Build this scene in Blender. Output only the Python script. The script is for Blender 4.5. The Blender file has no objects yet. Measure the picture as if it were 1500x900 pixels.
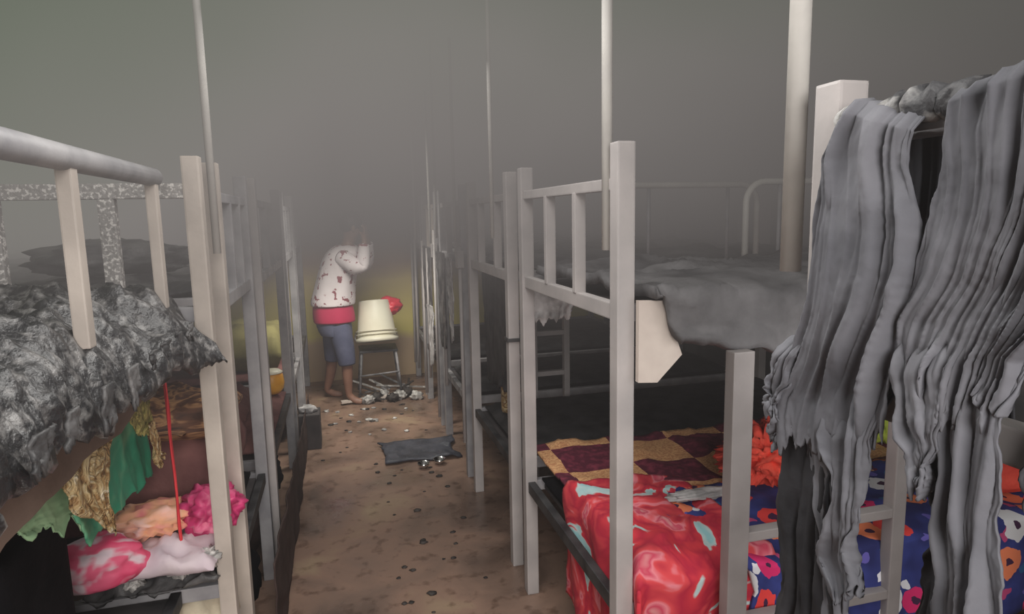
import bpy, bmesh, math, random
from mathutils import Vector, Matrix, noise
R_ = random.Random(7)
S = bpy.context.scene
COL = S.collection
PI = math.pi

# ------------------------------------------------------------------ materials
def mat(name, col, rough=.6, metal=0., noise_scale=None, col2=None, lo=.35, hi=.65, bump=0., bscale=30., spec=.5, detail=6., coat=0.):
    m = bpy.data.materials.new(name); m.use_nodes = True
    nt = m.node_tree; b = nt.nodes['Principled BSDF']
    b.inputs['Base Color'].default_value = (*col, 1); b.inputs['Roughness'].default_value = rough
    b.inputs['Metallic'].default_value = metal; b.inputs['Specular IOR Level'].default_value = spec
    b.inputs['Coat Weight'].default_value = coat; b.inputs['Coat Roughness'].default_value = .25
    tc = nt.nodes.new('ShaderNodeTexCoord')
    if noise_scale:
        n = nt.nodes.new('ShaderNodeTexNoise'); n.inputs['Scale'].default_value = noise_scale; n.inputs['Detail'].default_value = detail
        r = nt.nodes.new('ShaderNodeValToRGB'); r.color_ramp.elements[0].position = lo; r.color_ramp.elements[1].position = hi
        r.color_ramp.elements[0].color = (*col, 1); r.color_ramp.elements[1].color = (*(col2 or col), 1)
        nt.links.new(tc.outputs['Object'], n.inputs['Vector']); nt.links.new(n.outputs['Fac'], r.inputs['Fac'])
        nt.links.new(r.outputs['Color'], b.inputs['Base Color'])
    if bump:
        n2 = nt.nodes.new('ShaderNodeTexNoise'); n2.inputs['Scale'].default_value = bscale; n2.inputs['Detail'].default_value = 8
        bp = nt.nodes.new('ShaderNodeBump'); bp.inputs['Strength'].default_value = bump; bp.inputs['Distance'].default_value = .01
        nt.links.new(tc.outputs['Object'], n2.inputs['Vector']); nt.links.new(n2.outputs['Fac'], bp.inputs['Height'])
        nt.links.new(bp.outputs['Normal'], b.inputs['Normal'])
    return m

def ramp_mat(name, stops, scale, rough=.8, kind='noise', distort=0., bump=.3, vec='Object', stretch=(1, 1, 1), interp='LINEAR'):
    m = bpy.data.materials.new(name); m.use_nodes = True
    nt = m.node_tree; b = nt.nodes['Principled BSDF']; b.inputs['Roughness'].default_value = rough
    tc = nt.nodes.new('ShaderNodeTexCoord'); mp = nt.nodes.new('ShaderNodeMapping'); mp.inputs['Scale'].default_value = stretch
    nt.links.new(tc.outputs[vec], mp.inputs['Vector'])
    n = nt.nodes.new('ShaderNodeTexNoise'); n.inputs['Scale'].default_value = scale; n.inputs['Detail'].default_value = 3
    n.inputs['Distortion'].default_value = distort
    nt.links.new(mp.outputs['Vector'], n.inputs['Vector'])
    r = nt.nodes.new('ShaderNodeValToRGB'); cr = r.color_ramp; cr.interpolation = interp
    while len(cr.elements) < len(stops): cr.elements.new(.5)
    for e, (p, c) in zip(cr.elements, stops): e.position = p; e.color = (*c, 1)
    nt.links.new(n.outputs['Fac'], r.inputs['Fac']); nt.links.new(r.outputs['Color'], b.inputs['Base Color'])
    bp = nt.nodes.new('ShaderNodeBump'); bp.inputs['Strength'].default_value = bump; bp.inputs['Distance'].default_value = .02
    nt.links.new(n.outputs['Fac'], bp.inputs['Height']); nt.links.new(bp.outputs['Normal'], b.inputs['Normal'])
    return m

M = {}
M['metal_pole'] = mat('white painted steel', (.52, .50, .47), .5, 0, 7, (.62, .60, .56), bump=.06, bscale=60)
M['metal'] = mat('pale painted steel', (.36, .335, .33), .5, 0, 7, (.45, .415, .405), bump=.06, bscale=60)
M['metal_warm'] = mat('cream painted steel', (.40, .35, .31), .5, 0, 6, (.54, .475, .42), bump=.06, bscale=60)
M['metal_grey'] = mat('grey painted steel', (.24, .235, .25), .5, 0, 8, (.38, .37, .38), bump=.1, bscale=50)
M['metal_dirty'] = mat('sooty painted steel', (.10, .10, .105), .5, 0, 9, (.33, .32, .33), lo=.4, hi=.6, bump=.1, bscale=50)
M['metal_speck'] = mat('soot flecked steel', (.30, .285, .275), .4, 0, 95, (.72, .69, .66), lo=.52, hi=.6, bump=.3, bscale=80)
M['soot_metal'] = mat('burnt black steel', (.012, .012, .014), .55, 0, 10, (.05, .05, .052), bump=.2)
M['char'] = mat('charred foam', (.022, .022, .024), .55, 0, 9, (.16, .155, .155), lo=.42, hi=.72, bump=.8, bscale=22)
M['char_wet'] = mat('wet charred foam', (.028, .028, .03), .36, 0, 34, (.27, .26, .255), lo=.5, hi=.72, bump=1., bscale=45, spec=.8)
M['brown_soot'] = mat('sooty brown cloth', (.045, .03, .027), .85, 0, 4, (.075, .05, .045), spec=.2)
M['metal_shade'] = mat('shaded painted steel', (.23, .21, .205), .55, 0, 7, (.29, .265, .26), bump=.06, bscale=60)  # pale steel darkened in its colour to put shade on the ladder
M['char_dark'] = mat('black charred cloth', (.007, .007, .008), .7, 0, 9, (.035, .034, .036), bump=.5, bscale=22)
M['char_dust'] = mat('ash dusted foam', (.055, .053, .056), .8, 0, 5, (.17, .165, .17), lo=.35, hi=.7, bump=.55, bscale=26)
M['burnt_grey'] = mat('smoked grey cloth', (.10, .102, .118), .85, 0, 6, (.185, .185, .207), lo=.3, hi=.7, bump=.25, bscale=25)
M['burnt_roll'] = mat('scorched flecked cloth', (.05, .05, .055), .6, 0, 20, (.45, .44, .43), lo=.5, hi=.66, bump=.6, bscale=40)
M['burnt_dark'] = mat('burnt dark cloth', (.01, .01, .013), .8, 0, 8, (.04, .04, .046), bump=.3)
M['plywood'] = mat('pale plywood', (.55, .47, .42), .7, 0, 12, (.63, .55, .49), bump=.1)
M['plywood_burnt'] = mat('scorched plywood', (.13, .085, .065), .75, 0, 3, (.24, .165, .13), lo=.3, hi=.7, bump=.2)
M['soot_wood'] = mat('sooty plywood', (.03, .028, .03), .8, 0, 5, (.07, .06, .06))
M['orange_cloth'] = mat('orange red cloth', (.62, .045, .03), .8, 0, 8, (.85, .10, .06), bump=.5, bscale=40)
M['red_cloth'] = mat('red cloth', (.5, .02, .03), .8, 0, 8, (.72, .05, .06), bump=.4)
M['white_cloth'] = mat('grey white rag', (.3, .29, .29), .7, 0, 14, (.62, .6, .6), lo=.4, hi=.6, bump=.4)
M['bucket'] = mat('cream plastic', (.82, .78, .62), .35, 0, 5, (.88, .85, .70))
M['yellow_plastic'] = mat('orange yellow plastic', (.80, .33, .02), .35, 0, 9, (.9, .46, .04))
M['red_plastic'] = mat('red plastic', (.75, .03, .06), .35)
M['steel'] = mat('shiny steel', (.7, .7, .7), .15, 1.)
M['black'] = mat('black fabric', (.003, .003, .004), .9, 0, 10, (.007, .0065, .008), bump=.3, spec=.1)
M['cream_bag'] = mat('cream sacking', (.45, .38, .28), .8, 0, 9, (.75, .68, .52), bump=.4)
M['lime'] = mat('lime cloth', (.5, .62, .08), .8)
M['skin'] = mat('brown skin', (.22, .11, .075), .5, 0, 8, (.27, .14, .095))
M['hair'] = mat('black hair', (.012, .011, .012), .5, bump=.4, bscale=60)
M['shirt'] = ramp_mat('spotted white shirt', [(0, (.22, .04, .06)), (.385, (.28, .07, .09)), (.42, (.84, .76, .78)), (1, (.88, .82, .84))], 17, .8, bump=.1)
M['pink_hem'] = mat('crimson cloth', (.55, .02, .09), .8)
M['shorts'] = mat('slate blue cloth', (.07, .08, .14), .85, 0, 9, (.10, .11, .18), bump=.2)
M['green'] = ramp_mat('green cloth', [(0, (.02, .16, .09)), (.5, (.03, .26, .15)), (.72, (.20, .42, .24))], 7, .6, distort=.6)
M['pale_green'] = mat('pale green cloth', (.22, .40, .22), .8, 0, 8, (.35, .5, .3))
M['gold'] = ramp_mat('gold brocade', [(.3, (.10, .05, .02)), (.45, (.34, .20, .08)), (.6, (.55, .42, .22)), (.75, (.75, .66, .5))], 26, .5, distort=2.0, bump=1.)
M['gold_weave'] = ramp_mat('olive gold weave', [(.3, (.10, .10, .02)), (.6, (.42, .36, .12))], 60, .6, bump=.8)
M['brown_cloth'] = ramp_mat('brown striped cloth', [(.3, (.045, .02, .014)), (.47, (.13, .055, .03)), (.56, (.42, .22, .10)), (.66, (.10, .045, .03))], 6, .7, distort=2., stretch=(1, 1, 4))
M['maroon'] = mat('maroon cloth', (.10, .03, .03), .8, 0, 5, (.22, .09, .08), bump=.4)
M['pink'] = ramp_mat('pink floral quilt', [(.3, (.5, .44, .5)), (.42, (.72, .55, .60)), (.47, (.75, .12, .22)), (.60, (.70, .05, .14)), (.66, (.75, .5, .56))], 6.5, .85, distort=.4)
M['magenta'] = ramp_mat('crimson pink cloth', [(.3, (.33, .02, .08)), (.5, (.62, .05, .18)), (.7, (.85, .28, .40))], 8, .5, distort=1.)
M['peach'] = ramp_mat('peach cloth', [(.3, (.68, .2, .22)), (.5, (.82, .42, .24)), (.7, (.85, .55, .5))], 9, .8, distort=.5)
M['redquilt'] = ramp_mat('red white quilt', [(.30, (.30, .55, .58)), (.36, (.50, .62, .62)), (.38, (.62, .035, .05)), (.48, (.42, .012, .04)), (.57, (.66, .06, .07)), (.605, (.74, .22, .26)), (.64, (.56, .05, .1)), (.74, (.72, .45, .42))], 4.5, .85, distort=1.2, bump=.4)
M['pillow'] = mat('pillow white', (.55, .45, .5), .8, 0, 6, (.68, .58, .6))
M['yellow_misc'] = mat('yellowed cloth', (.17, .15, .05), .8, 0, 5, (.28, .25, .09))
M['floor_cloth'] = mat('wet slate cloth', (.035, .04, .055), .5, 0, 8, (.08, .085, .11), bump=.5)
M['debris'] = mat('charred debris', (.012, .01, .01), .7, 0, 30, (.06, .05, .045), bump=.5)
M['ash'] = mat('pale ash', (.3, .29, .28), .7, 0, 25, (.65, .63, .6), lo=.45, hi=.6, bump=.6)

def floral():
    m = bpy.data.materials.new('blue floral print'); m.use_nodes = True
    nt = m.node_tree; N = nt.nodes; Lk = nt.links; b = N['Principled BSDF']; b.inputs['Roughness'].default_value = .85
    tc = N.new('ShaderNodeTexCoord')
    base = N.new('ShaderNodeTexNoise'); base.inputs['Scale'].default_value = 9; Lk.new(tc.outputs['UV'], base.inputs['Vector'])
    r0 = N.new('ShaderNodeValToRGB'); r0.color_ramp.elements[0].color = (.012, .016, .10, 1); r0.color_ramp.elements[1].color = (.035, .05, .24, 1)
    r0.color_ramp.elements[0].position = .35; r0.color_ramp.elements[1].position = .65
    Lk.new(base.outputs['Fac'], r0.inputs['Fac']); cur = r0.outputs['Color']
    wn = N.new('ShaderNodeTexNoise'); wn.inputs['Scale'].default_value = 22; Lk.new(tc.outputs['UV'], wn.inputs['Vector'])
    def layer(cur, scale, rad, stops, centre, off):
        mp = N.new('ShaderNodeMapping'); mp.inputs['Location'].default_value = (off, off * .7, 0); Lk.new(tc.outputs['UV'], mp.inputs['Vector'])
        ad = N.new('ShaderNodeMixRGB'); ad.inputs[0].default_value = .045; Lk.new(mp.outputs[0], ad.inputs[1]); Lk.new(wn.outputs['Color'], ad.inputs[2])
        v = N.new('ShaderNodeTexVoronoi'); v.voronoi_dimensions = '2D'; v.inputs['Scale'].default_value = scale; v.inputs['Randomness'].default_value = .75
        Lk.new(ad.outputs[0], v.inputs['Vector'])
        sp = N.new('ShaderNodeSeparateColor'); Lk.new(v.outputs['Color'], sp.inputs[0])
        rc = N.new('ShaderNodeValToRGB'); rc.color_ramp.interpolation = 'CONSTANT'; cr = rc.color_ramp
        while len(cr.elements) < len(stops): cr.elements.new(.5)
        for e, (p, c) in zip(cr.elements, stops): e.position = p; e.color = (*c, 1)
        Lk.new(sp.outputs[0], rc.inputs['Fac'])
        lt = N.new('ShaderNodeMath'); lt.operation = 'LESS_THAN'; lt.inputs[1].default_value = rad; Lk.new(v.outputs['Distance'], lt.inputs[0])
        mx = N.new('ShaderNodeMixRGB'); Lk.new(lt.outputs[0], mx.inputs[0]); Lk.new(cur, mx.inputs[1]); Lk.new(rc.outputs[0], mx.inputs[2])
        out = mx.outputs[0]
        if centre:
            l2 = N.new('ShaderNodeMath'); l2.operation = 'LESS_THAN'; l2.inputs[1].default_value = rad * .28; Lk.new(v.outputs['Distance'], l2.inputs[0])
            m2 = N.new('ShaderNodeMixRGB'); m2.inputs[2].default_value = (*centre, 1); Lk.new(l2.outputs[0], m2.inputs[0]); Lk.new(out, m2.inputs[1]); out = m2.outputs[0]
        return out
    cur = layer(cur, 9.5, .17, [(0, (.75, .75, .8)), (.35, (.02, .12, .28)), (.6, (.5, .06, .18)), (.8, (.12, .1, .4))], None, 3.1)
    cur = layer(cur, 6.4, .31, [(0, (.74, .05, .045)), (.32, (.65, .02, .14)), (.55, (.80, .22, .10)), (.86, (.70, .70, .72))], (.05, .012, .05), 0)
    Lk.new(cur, b.inputs['Base Color'])
    return m
M['floral'] = floral()

def patchwork():
    m = bpy.data.materials.new('patchwork print'); m.use_nodes = True
    nt = m.node_tree; N = nt.nodes; Lk = nt.links; b = N['Principled BSDF']; b.inputs['Roughness'].default_value = .85
    tc = N.new('ShaderNodeTexCoord'); mp = N.new('ShaderNodeMapping'); mp.inputs['Scale'].default_value = (1, 1.2, 1); Lk.new(tc.outputs['UV'], mp.inputs[0])
    ck = N.new('ShaderNodeTexChecker'); ck.inputs['Scale'].default_value = 3.6; Lk.new(mp.outputs[0], ck.inputs['Vector'])
    n = N.new('ShaderNodeTexNoise'); n.inputs['Scale'].default_value = 30; n.inputs['Detail'].default_value = 4; Lk.new(tc.outputs['UV'], n.inputs['Vector'])
    w = N.new('ShaderNodeTexWave'); w.bands_direction = 'Y'; w.inputs['Scale'].default_value = 14; w.inputs['Distortion'].default_value = 14; w.inputs['Detail'].default_value = 4; w.inputs['Detail Scale'].default_value = 3; Lk.new(tc.outputs['UV'], w.inputs['Vector'])
    a = N.new('ShaderNodeValToRGB'); a.color_ramp.elements[0].color = (.50, .22, .10, 1); a.color_ramp.elements[1].color = (.72, .42, .20, 1); Lk.new(w.outputs['Fac'], a.inputs['Fac'])
    c = N.new('ShaderNodeValToRGB'); c.color_ramp.elements[0].color = (.09, .008, .025, 1); c.color_ramp.elements[1].color = (.22, .03, .06, 1)
    c.color_ramp.elements[0].position = .45; c.color_ramp.elements[1].position = .68; Lk.new(n.outputs['Fac'], c.inputs['Fac'])
    mx = N.new('ShaderNodeMixRGB'); Lk.new(ck.outputs['Fac'], mx.inputs[0]); Lk.new(a.outputs[0], mx.inputs[1]); Lk.new(c.outputs[0], mx.inputs[2])
    Lk.new(mx.outputs[0], b.inputs['Base Color'])
    return m
M['patch'] = patchwork()

def floor_material():
    m = bpy.data.materials.new('wet dirty floor'); m.use_nodes = True
    nt = m.node_tree; N = nt.nodes; Lk = nt.links; b = N['Principled BSDF']
    tc = N.new('ShaderNodeTexCoord')
    n = N.new('ShaderNodeTexNoise'); n.inputs['Scale'].default_value = 2.3; n.inputs['Detail'].default_value = 7; n.inputs['Distortion'].default_value = .5; Lk.new(tc.outputs['Object'], n.inputs['Vector'])
    r = N.new('ShaderNodeValToRGB'); cr = r.color_ramp
    for _ in range(2): cr.elements.new(.5)
    for e, (p, c) in zip(cr.elements, [(.30, (.12, .08, .062)), (.45, (.22, .145, .11)), (.58, (.30, .19, .14)), (.72, (.38, .28, .18))]): e.position = p; e.color = (*c, 1)
    Lk.new(n.outputs['Fac'], r.inputs['Fac'])
    n2 = N.new('ShaderNodeTexNoise'); n2.inputs['Scale'].default_value = 14; n2.inputs['Detail'].default_value = 6; Lk.new(tc.outputs['Object'], n2.inputs['Vector'])
    r2 = N.new('ShaderNodeValToRGB'); r2.color_ramp.elements[0].position = .33; r2.color_ramp.elements[1].position = .45; r2.color_ramp.elements[0].color = (.62, .58, .55, 1)
    Lk.new(n2.outputs['Fac'], r2.inputs['Fac'])
    mx = N.new('ShaderNodeMixRGB'); mx.blend_type = 'MULTIPLY'; mx.inputs[0].default_value = 1; Lk.new(r.outputs[0], mx.inputs[1]); Lk.new(r2.outputs[0], mx.inputs[2])
    Lk.new(mx.outputs[0], b.inputs['Base Color'])
    rr = N.new('ShaderNodeMapRange'); rr.inputs[1].default_value = .35; rr.inputs[2].default_value = .65; rr.inputs[3].default_value = .22; rr.inputs[4].default_value = .6
    Lk.new(n.outputs['Fac'], rr.inputs[0]); Lk.new(rr.outputs[0], b.inputs['Roughness'])
    bp = N.new('ShaderNodeBump'); bp.inputs['Strength'].default_value = .25; bp.inputs['Distance'].default_value = .01; Lk.new(n2.outputs['Fac'], bp.inputs['Height']); Lk.new(bp.outputs[0], b.inputs['Normal'])
    return m
M['floor'] = floor_material()

def wall_material(name, stops, zmax=3.0):
    m = bpy.data.materials.new(name); m.use_nodes = True
    nt = m.node_tree; N = nt.nodes; Lk = nt.links; b = N['Principled BSDF']; b.inputs['Roughness'].default_value = .85
    tc = N.new('ShaderNodeTexCoord'); sp = N.new('ShaderNodeSeparateXYZ'); Lk.new(tc.outputs['Object'], sp.inputs[0])
    n = N.new('ShaderNodeTexNoise'); n.inputs['Scale'].default_value = 1.6; n.inputs['Detail'].default_value = 6; Lk.new(tc.outputs['Object'], n.inputs['Vector'])
    ma = N.new('ShaderNodeMath'); ma.operation = 'MULTIPLY_ADD'; ma.inputs[1].default_value = 1 / zmax; ma.inputs[2].default_value = 0; Lk.new(sp.outputs[2], ma.inputs[0])
    mb = N.new('ShaderNodeMath'); mb.operation = 'MULTIPLY_ADD'; mb.inputs[1].default_value = .08; Lk.new(n.outputs['Fac'], mb.inputs[0]); Lk.new(ma.outputs[0], mb.inputs[2])
    r = N.new('ShaderNodeValToRGB'); cr = r.color_ramp
    while len(cr.elements) < len(stops): cr.elements.new(.5)
    for e, (p, c) in zip(cr.elements, stops): e.position = p; e.color = (*c, 1)
    Lk.new(mb.outputs[0], r.inputs['Fac']); Lk.new(r.outputs[0], b.inputs['Base Color'])
    return m
M['wall_side'] = wall_material('sooty side wall', [(0, (.07, .07, .07)), (.4, (.05, .05, .055)), (.6, (.10, .105, .10)), (1, (.13, .15, .125))])
M['wall_back'] = wall_material('yellow and brown end wall', [(.0, (.46, .33, .20)), (.17, (.56, .42, .28)), (.20, (.72, .64, .20)), (.37, (.72, .58, .26)), (.43, (.42, .27, .18)), (.56, (.16, .13, .12)), (1, (.12, .12, .11))])
M['ceiling'] = mat('smoked ceiling', (.10, .12, .095), .9, 0, 1.5, (.16, .18, .15))

# ------------------------------------------------------------------ mesh helpers
def obj(name, bm, m, parent=None, loc=None, smooth=False):
    me = bpy.data.meshes.new(name); bmesh.ops.recalc_face_normals(bm, faces=bm.faces[:]); bm.to_mesh(me); bm.free()
    if isinstance(m, (list, tuple)):
        for k in m: me.materials.append(M[k])
    else: me.materials.append(M[m])
    if smooth:
        for p in me.polygons: p.use_smooth = True
    o = bpy.data.objects.new(name, me); COL.objects.link(o)
    if loc: o.location = loc
    if parent:
        o.parent = parent
        if not loc: o.location = tuple(-c for c in parent.location)   # parts are written in world coordinates
    return o
def tag(o, label=None, cat=None, group=None, kind=None):
    if label: o['label'] = label
    if cat: o['category'] = cat
    if group: o['group'] = group
    if kind: o['kind'] = kind
    return o
def thing(name, loc, label, cat, group=None):
    o = bpy.data.objects.new(name, None); COL.objects.link(o); o.location = loc; o.empty_display_size = .1
    return tag(o, label, cat, group)
def box(bm, a, b):
    x0, y0, z0 = a; x1, y1, z1 = b
    v = [bm.verts.new(p) for p in [(x0, y0, z0), (x1, y0, z0), (x1, y1, z0), (x0, y1, z0), (x0, y0, z1), (x1, y0, z1), (x1, y1, z1), (x0, y1, z1)]]
    for f in [(0, 3, 2, 1), (4, 5, 6, 7), (0, 1, 5, 4), (1, 2, 6, 5), (2, 3, 7, 6), (3, 0, 4, 7)]: bm.faces.new([v[i] for i in f])
    return bm
def bevel(bm, w=.004, seg=2):
    bmesh.ops.bevel(bm, geom=bm.edges[:] , offset=w, segments=seg, affect='EDGES', profile=.7); return bm
def bx(a, b, w=.004): return bevel(box(bmesh.new(), a, b), w)
def tube(bm, pts, r, n=12, cap=True):
    pts = [Vector(p) for p in pts]; rings = []; up0 = None
    rs = r if isinstance(r, (list, tuple)) else [r] * len(pts)
    for i, p in enumerate(pts):
        t = (pts[min(i + 1, len(pts) - 1)] - pts[max(i - 1, 0)]).normalized()
        if up0 is None: up0 = Vector((0, 0, 1)) if abs(t.z) < .9 else Vector((1, 0, 0))
        s = t.cross(up0).normalized(); u = s.cross(t).normalized(); up0 = u
        rings.append([bm.verts.new(p + (s * math.cos(2 * PI * k / n) + u * math.sin(2 * PI * k / n)) * rs[i]) for k in range(n)])
    for a, b in zip(rings, rings[1:]):
        for k in range(n): bm.faces.new([a[k], a[(k + 1) % n], b[(k + 1) % n], b[k]])
    if cap: bm.faces.new(rings[0][::-1]); bm.faces.new(rings[-1])
    return bm
def lathe(bm, prof, n=24, c=(0, 0, 0)):
    rings = [[bm.verts.new((c[0] + max(r, .001) * math.cos(2 * PI * k / n), c[1] + max(r, .001) * math.sin(2 * PI * k / n), c[2] + z)) for k in range(n)] for r, z in prof]
    for a, b in zip(rings, rings[1:]):
        for k in range(n): bm.faces.new([a[k], a[(k + 1) % n], b[(k + 1) % n], b[k]])
    bm.faces.new(rings[0][::-1]); bm.faces.new(rings[-1])
    return bm
def bar(p, q, w, h):
    """rectangular tube from p to q, width w sideways, height h"""
    p = Vector(p); q = Vector(q); t = (q - p).normalized(); up = Vector((0, 0, 1)) if abs(t.z) < .9 else Vector((0, 1, 0))
    s = t.cross(up).normalized(); u = s.cross(t)
    bm = bmesh.new(); r = []
    for c in (p, q): r.append([bm.verts.new(c + s * a * w / 2 + u * b * h / 2) for a, b in ((-1, -1), (1, -1), (1, 1), (-1, 1))])
    for k in range(4): bm.faces.new([r[0][k], r[0][(k + 1) % 4], r[1][(k + 1) % 4], r[1][k]])
    bm.faces.new(r[0][::-1]); bm.faces.new(r[1])
    return bevel(bm, min(w, h) * .12)
def fbm(x, y, z=0, sc=1., oct=4): return noise.fractal(Vector((x * sc, y * sc, z * sc)), 1., 2., oct)
def ridge(x): return 1 - abs(((x % 1.) * 2) - 1)

def add_uv(o, fn):
    me = o.data; uv = me.uv_layers.new(name='UVMap')
    for lp in me.loops:
        uv.data[lp.index].uv = fn(me.vertices[lp.vertex_index].co)

def slab(name, x0, x1, y0, y1, z, th, m, amp=.015, sc=6., step=.03, curl=None, parent=None, seed=0, ragged=0., wr=0.):
    """thick padded layer: wrinkled top surface, curl(x,y)->(dx,dy,dz) offsets for drooping edges, closed underneath"""
    nx = max(3, int((x1 - x0) / step)); ny = max(3, int((y1 - y0) / step))
    bm = bmesh.new(); top = []; bot = []
    for j in range(ny + 1):
        rt = []; rb = []
        for i in range(nx + 1):
            u = i / nx; v = j / ny
            x = x0 + (x1 - x0) * u; y = y0 + (y1 - y0) * v
            e = min(u * (x1 - x0), (1 - u) * (x1 - x0), v * (y1 - y0), (1 - v) * (y1 - y0))
            if ragged:
                x += fbm(x, y, seed + 5, 7) * ragged * math.exp(-e / .06); y += fbm(x, y, seed + 9, 7) * ragged * math.exp(-e / .06)
            rnd = 1 - math.exp(-e / .025)
            h = amp * fbm(x, y, seed, sc, 6)
            if wr: h += wr * (ridge(x * 5 + fbm(x, y, seed + 2, 4) * 2.) - .5) * (.4 + fbm(x, y, seed + 3, 3))
            d = curl(x, y) if curl else (0, 0, 0)
            zt = z + h - th * .5 * (1 - rnd)
            rt.append(bm.verts.new((x + d[0], y + d[1], zt + d[2])))
            rb.append(bm.verts.new((x + d[0] * .8 , y + d[1] * .8, z - th + h * .3 + th * .35 * (1 - rnd) + d[2])))
        top.append(rt); bot.append(rb)
    for j in range(ny):
        for i in range(nx):
            bm.faces.new([top[j][i], top[j][i + 1], top[j + 1][i + 1], top[j + 1][i]])
            bm.faces.new([bot[j][i], bot[j + 1][i], bot[j + 1][i + 1], bot[j][i + 1]])
    for j in range(ny):
        bm.faces.new([top[j][0], top[j + 1][0], bot[j + 1][0], bot[j][0]]); bm.faces.new([top[j][nx], bot[j][nx], bot[j + 1][nx], top[j + 1][nx]])
    for i in range(nx):
        bm.faces.new([top[0][i], bot[0][i], bot[0][i + 1], top[0][i + 1]]); bm.faces.new([top[ny][i], top[ny][i + 1], bot[ny][i + 1], bot[ny][i]])
    return obj(name, bm, m, parent, smooth=True)

def lerp_poly(P, t):
    n = len(P) - 1; k = min(int(t * n), n - 1); f = t * n - k
    f = f
    return (P[k][0] + (P[k + 1][0] - P[k][0]) * f, P[k][1] + (P[k + 1][1] - P[k][1]) * f)
def panel(bm, left, right, xb, amp, freq, seed, nu=60, nv=120, flare=0., over=False, rag=.006, belly=0., tuck=0., tatter=.012, crease=.38, calm0=.50):
    """hanging cloth between two edges given as (y, z); folds run down its length; x is the outward direction toward the aisle"""
    rows = []
    for j in range(nv + 1):
        v = j / nv; L = lerp_poly(left, v); Rr = lerp_poly(right, v); row = []
        for i in range(nu + 1):
            u = i / nu
            jag = rag * (fbm(seed, v * 3.2, 0, 1., 2) * abs(2 * u - 1) + .25 * fbm(seed + 2, v * 16, u * 2, 1., 2) * abs(2 * u - 1) ** 4)
            y = L[0] + (Rr[0] - L[0]) * u + jag; z = L[1] + (Rr[1] - L[1]) * u
            w = u * freq * (1 - .25 * math.sin(PI * u)) + 1.0 * fbm(u * 1.2, v * .9, seed, 1., 2)
            calm = max(.08, min(1, calm0 + 1.7 * fbm(u * 1.6, v * 2.2, seed + 11, 1., 2)))      # flat areas between gathered ones
            cre = ridge(w * 1.3 + .7 * v + seed) ** 5                                             # sharp creases
            f = calm * (.62 * math.sin(2 * PI * w) + .28 * math.sin(2 * PI * w * 1.9 + seed + 2 * v)) + crease * (cre * calm + .5 * (ridge(w * 2.7 + .4 * seed) ** 4) * (1 - .5 * calm)) + .50 * fbm(u * 2.2, v * 2.6, seed + 8, 1., 3) + .06 * fbm(u * 9, v * 14, seed + 3, 1., 3)
            a = amp * (.75 + .35 * v)
            x = xb - a * f - belly * math.sin(PI * u) * math.sin(PI * min(1, v * 1.2)) - flare * v + tuck * (1 - min(1, v / .22)) ** 1.5
            z += tatter * v ** 6 * (fbm(u * 7, 0, seed + 20, 1., 4) * 2 + .6 * math.sin(u * 17 + seed))
            row.append(bm.verts.new((x, y, z)))
        rows.append(row)
    if over:      # continue over the rail and down its far side
        first = rows[0]; extra = []
        for k, (dx, dz) in enumerate([(.018, .016), (.045, .018), (.066, .0), (.07, -.05), (.068, -.12)]):
            extra.append([bm.verts.new((p.co.x + dx, p.co.y, p.co.z + dz + .004 * fbm(p.co.y * 30, k, seed))) for p in first])
        rows = extra[::-1] + rows
    for a, b in zip(rows, rows[1:]):
        for i in range(nu): bm.faces.new([a[i], a[i + 1], b[i + 1], b[i]])
def solid(o, th=.004):
    md = o.modifiers.new('thickness', 'SOLIDIFY'); md.thickness = th; md.offset = 0
    return o
def lump(name, c, r, m, seed=0, amp=.35, sc=3., sub=4, parent=None, wr=0., flat=None):
    bm = bmesh.new(); bmesh.ops.create_icosphere(bm, subdivisions=sub, radius=1)
    for v in bm.verts:
        d = v.co.normalized(); k = 1 + amp * .8 * fbm(d.x, d.y, d.z + seed, sc * .7, 3)
        if wr: k += wr * .45 * math.sin(fbm(d.x, d.y, d.z + seed * 2, 1.6, 2) * 16)
        p = Vector((d.x * r[0] * k, d.y * r[1] * k, d.z * r[2] * k))
        if flat is not None: p.z = max(p.z, -flat)
        v.co = p + Vector(c)
    return obj(name, bm, m, parent, smooth=True)

def fold_h(x, y, s): return .012 * fbm(x, y, s, 4, 5) + .010 * (ridge(x * 2.2 + y * 1.5 + fbm(x, y, s + 2, 2) * 1.5) ** 3)
def drape(name, x0, x1, y0, y1, z, m, seed, edge, label, cat, step=.02, amp=1., uvs=1., parent=None):
    """bed cover: grid laid on the mattress; edge(x,y)->(X,Y,Z) bends what hangs over"""
    nx = int((x1 - x0) / step); ny = int((y1 - y0) / step); bm = bmesh.new(); uvl = bm.loops.layers.uv.new('UVMap'); V = []; UV = {}
    for j in range(ny + 1):
        row = []
        for i in range(nx + 1):
            x = x0 + (x1 - x0) * i / nx; y = y0 + (y1 - y0) * j / ny
            X, Y, Z = edge(x, y)
            v = bm.verts.new((X, Y, Z + amp * fold_h(x, y, seed))); row.append(v); UV[v] = (x * uvs, y * uvs)
        V.append(row)
    for j in range(ny):
        for i in range(nx):
            f = bm.faces.new([V[j][i], V[j][i + 1], V[j + 1][i + 1], V[j + 1][i]])
            for lp in f.loops: lp[uvl].uv = UV[lp.vert]
    o = solid(obj(name, bm, m, parent, smooth=True), .012)
    return tag(o, label, cat)
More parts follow.
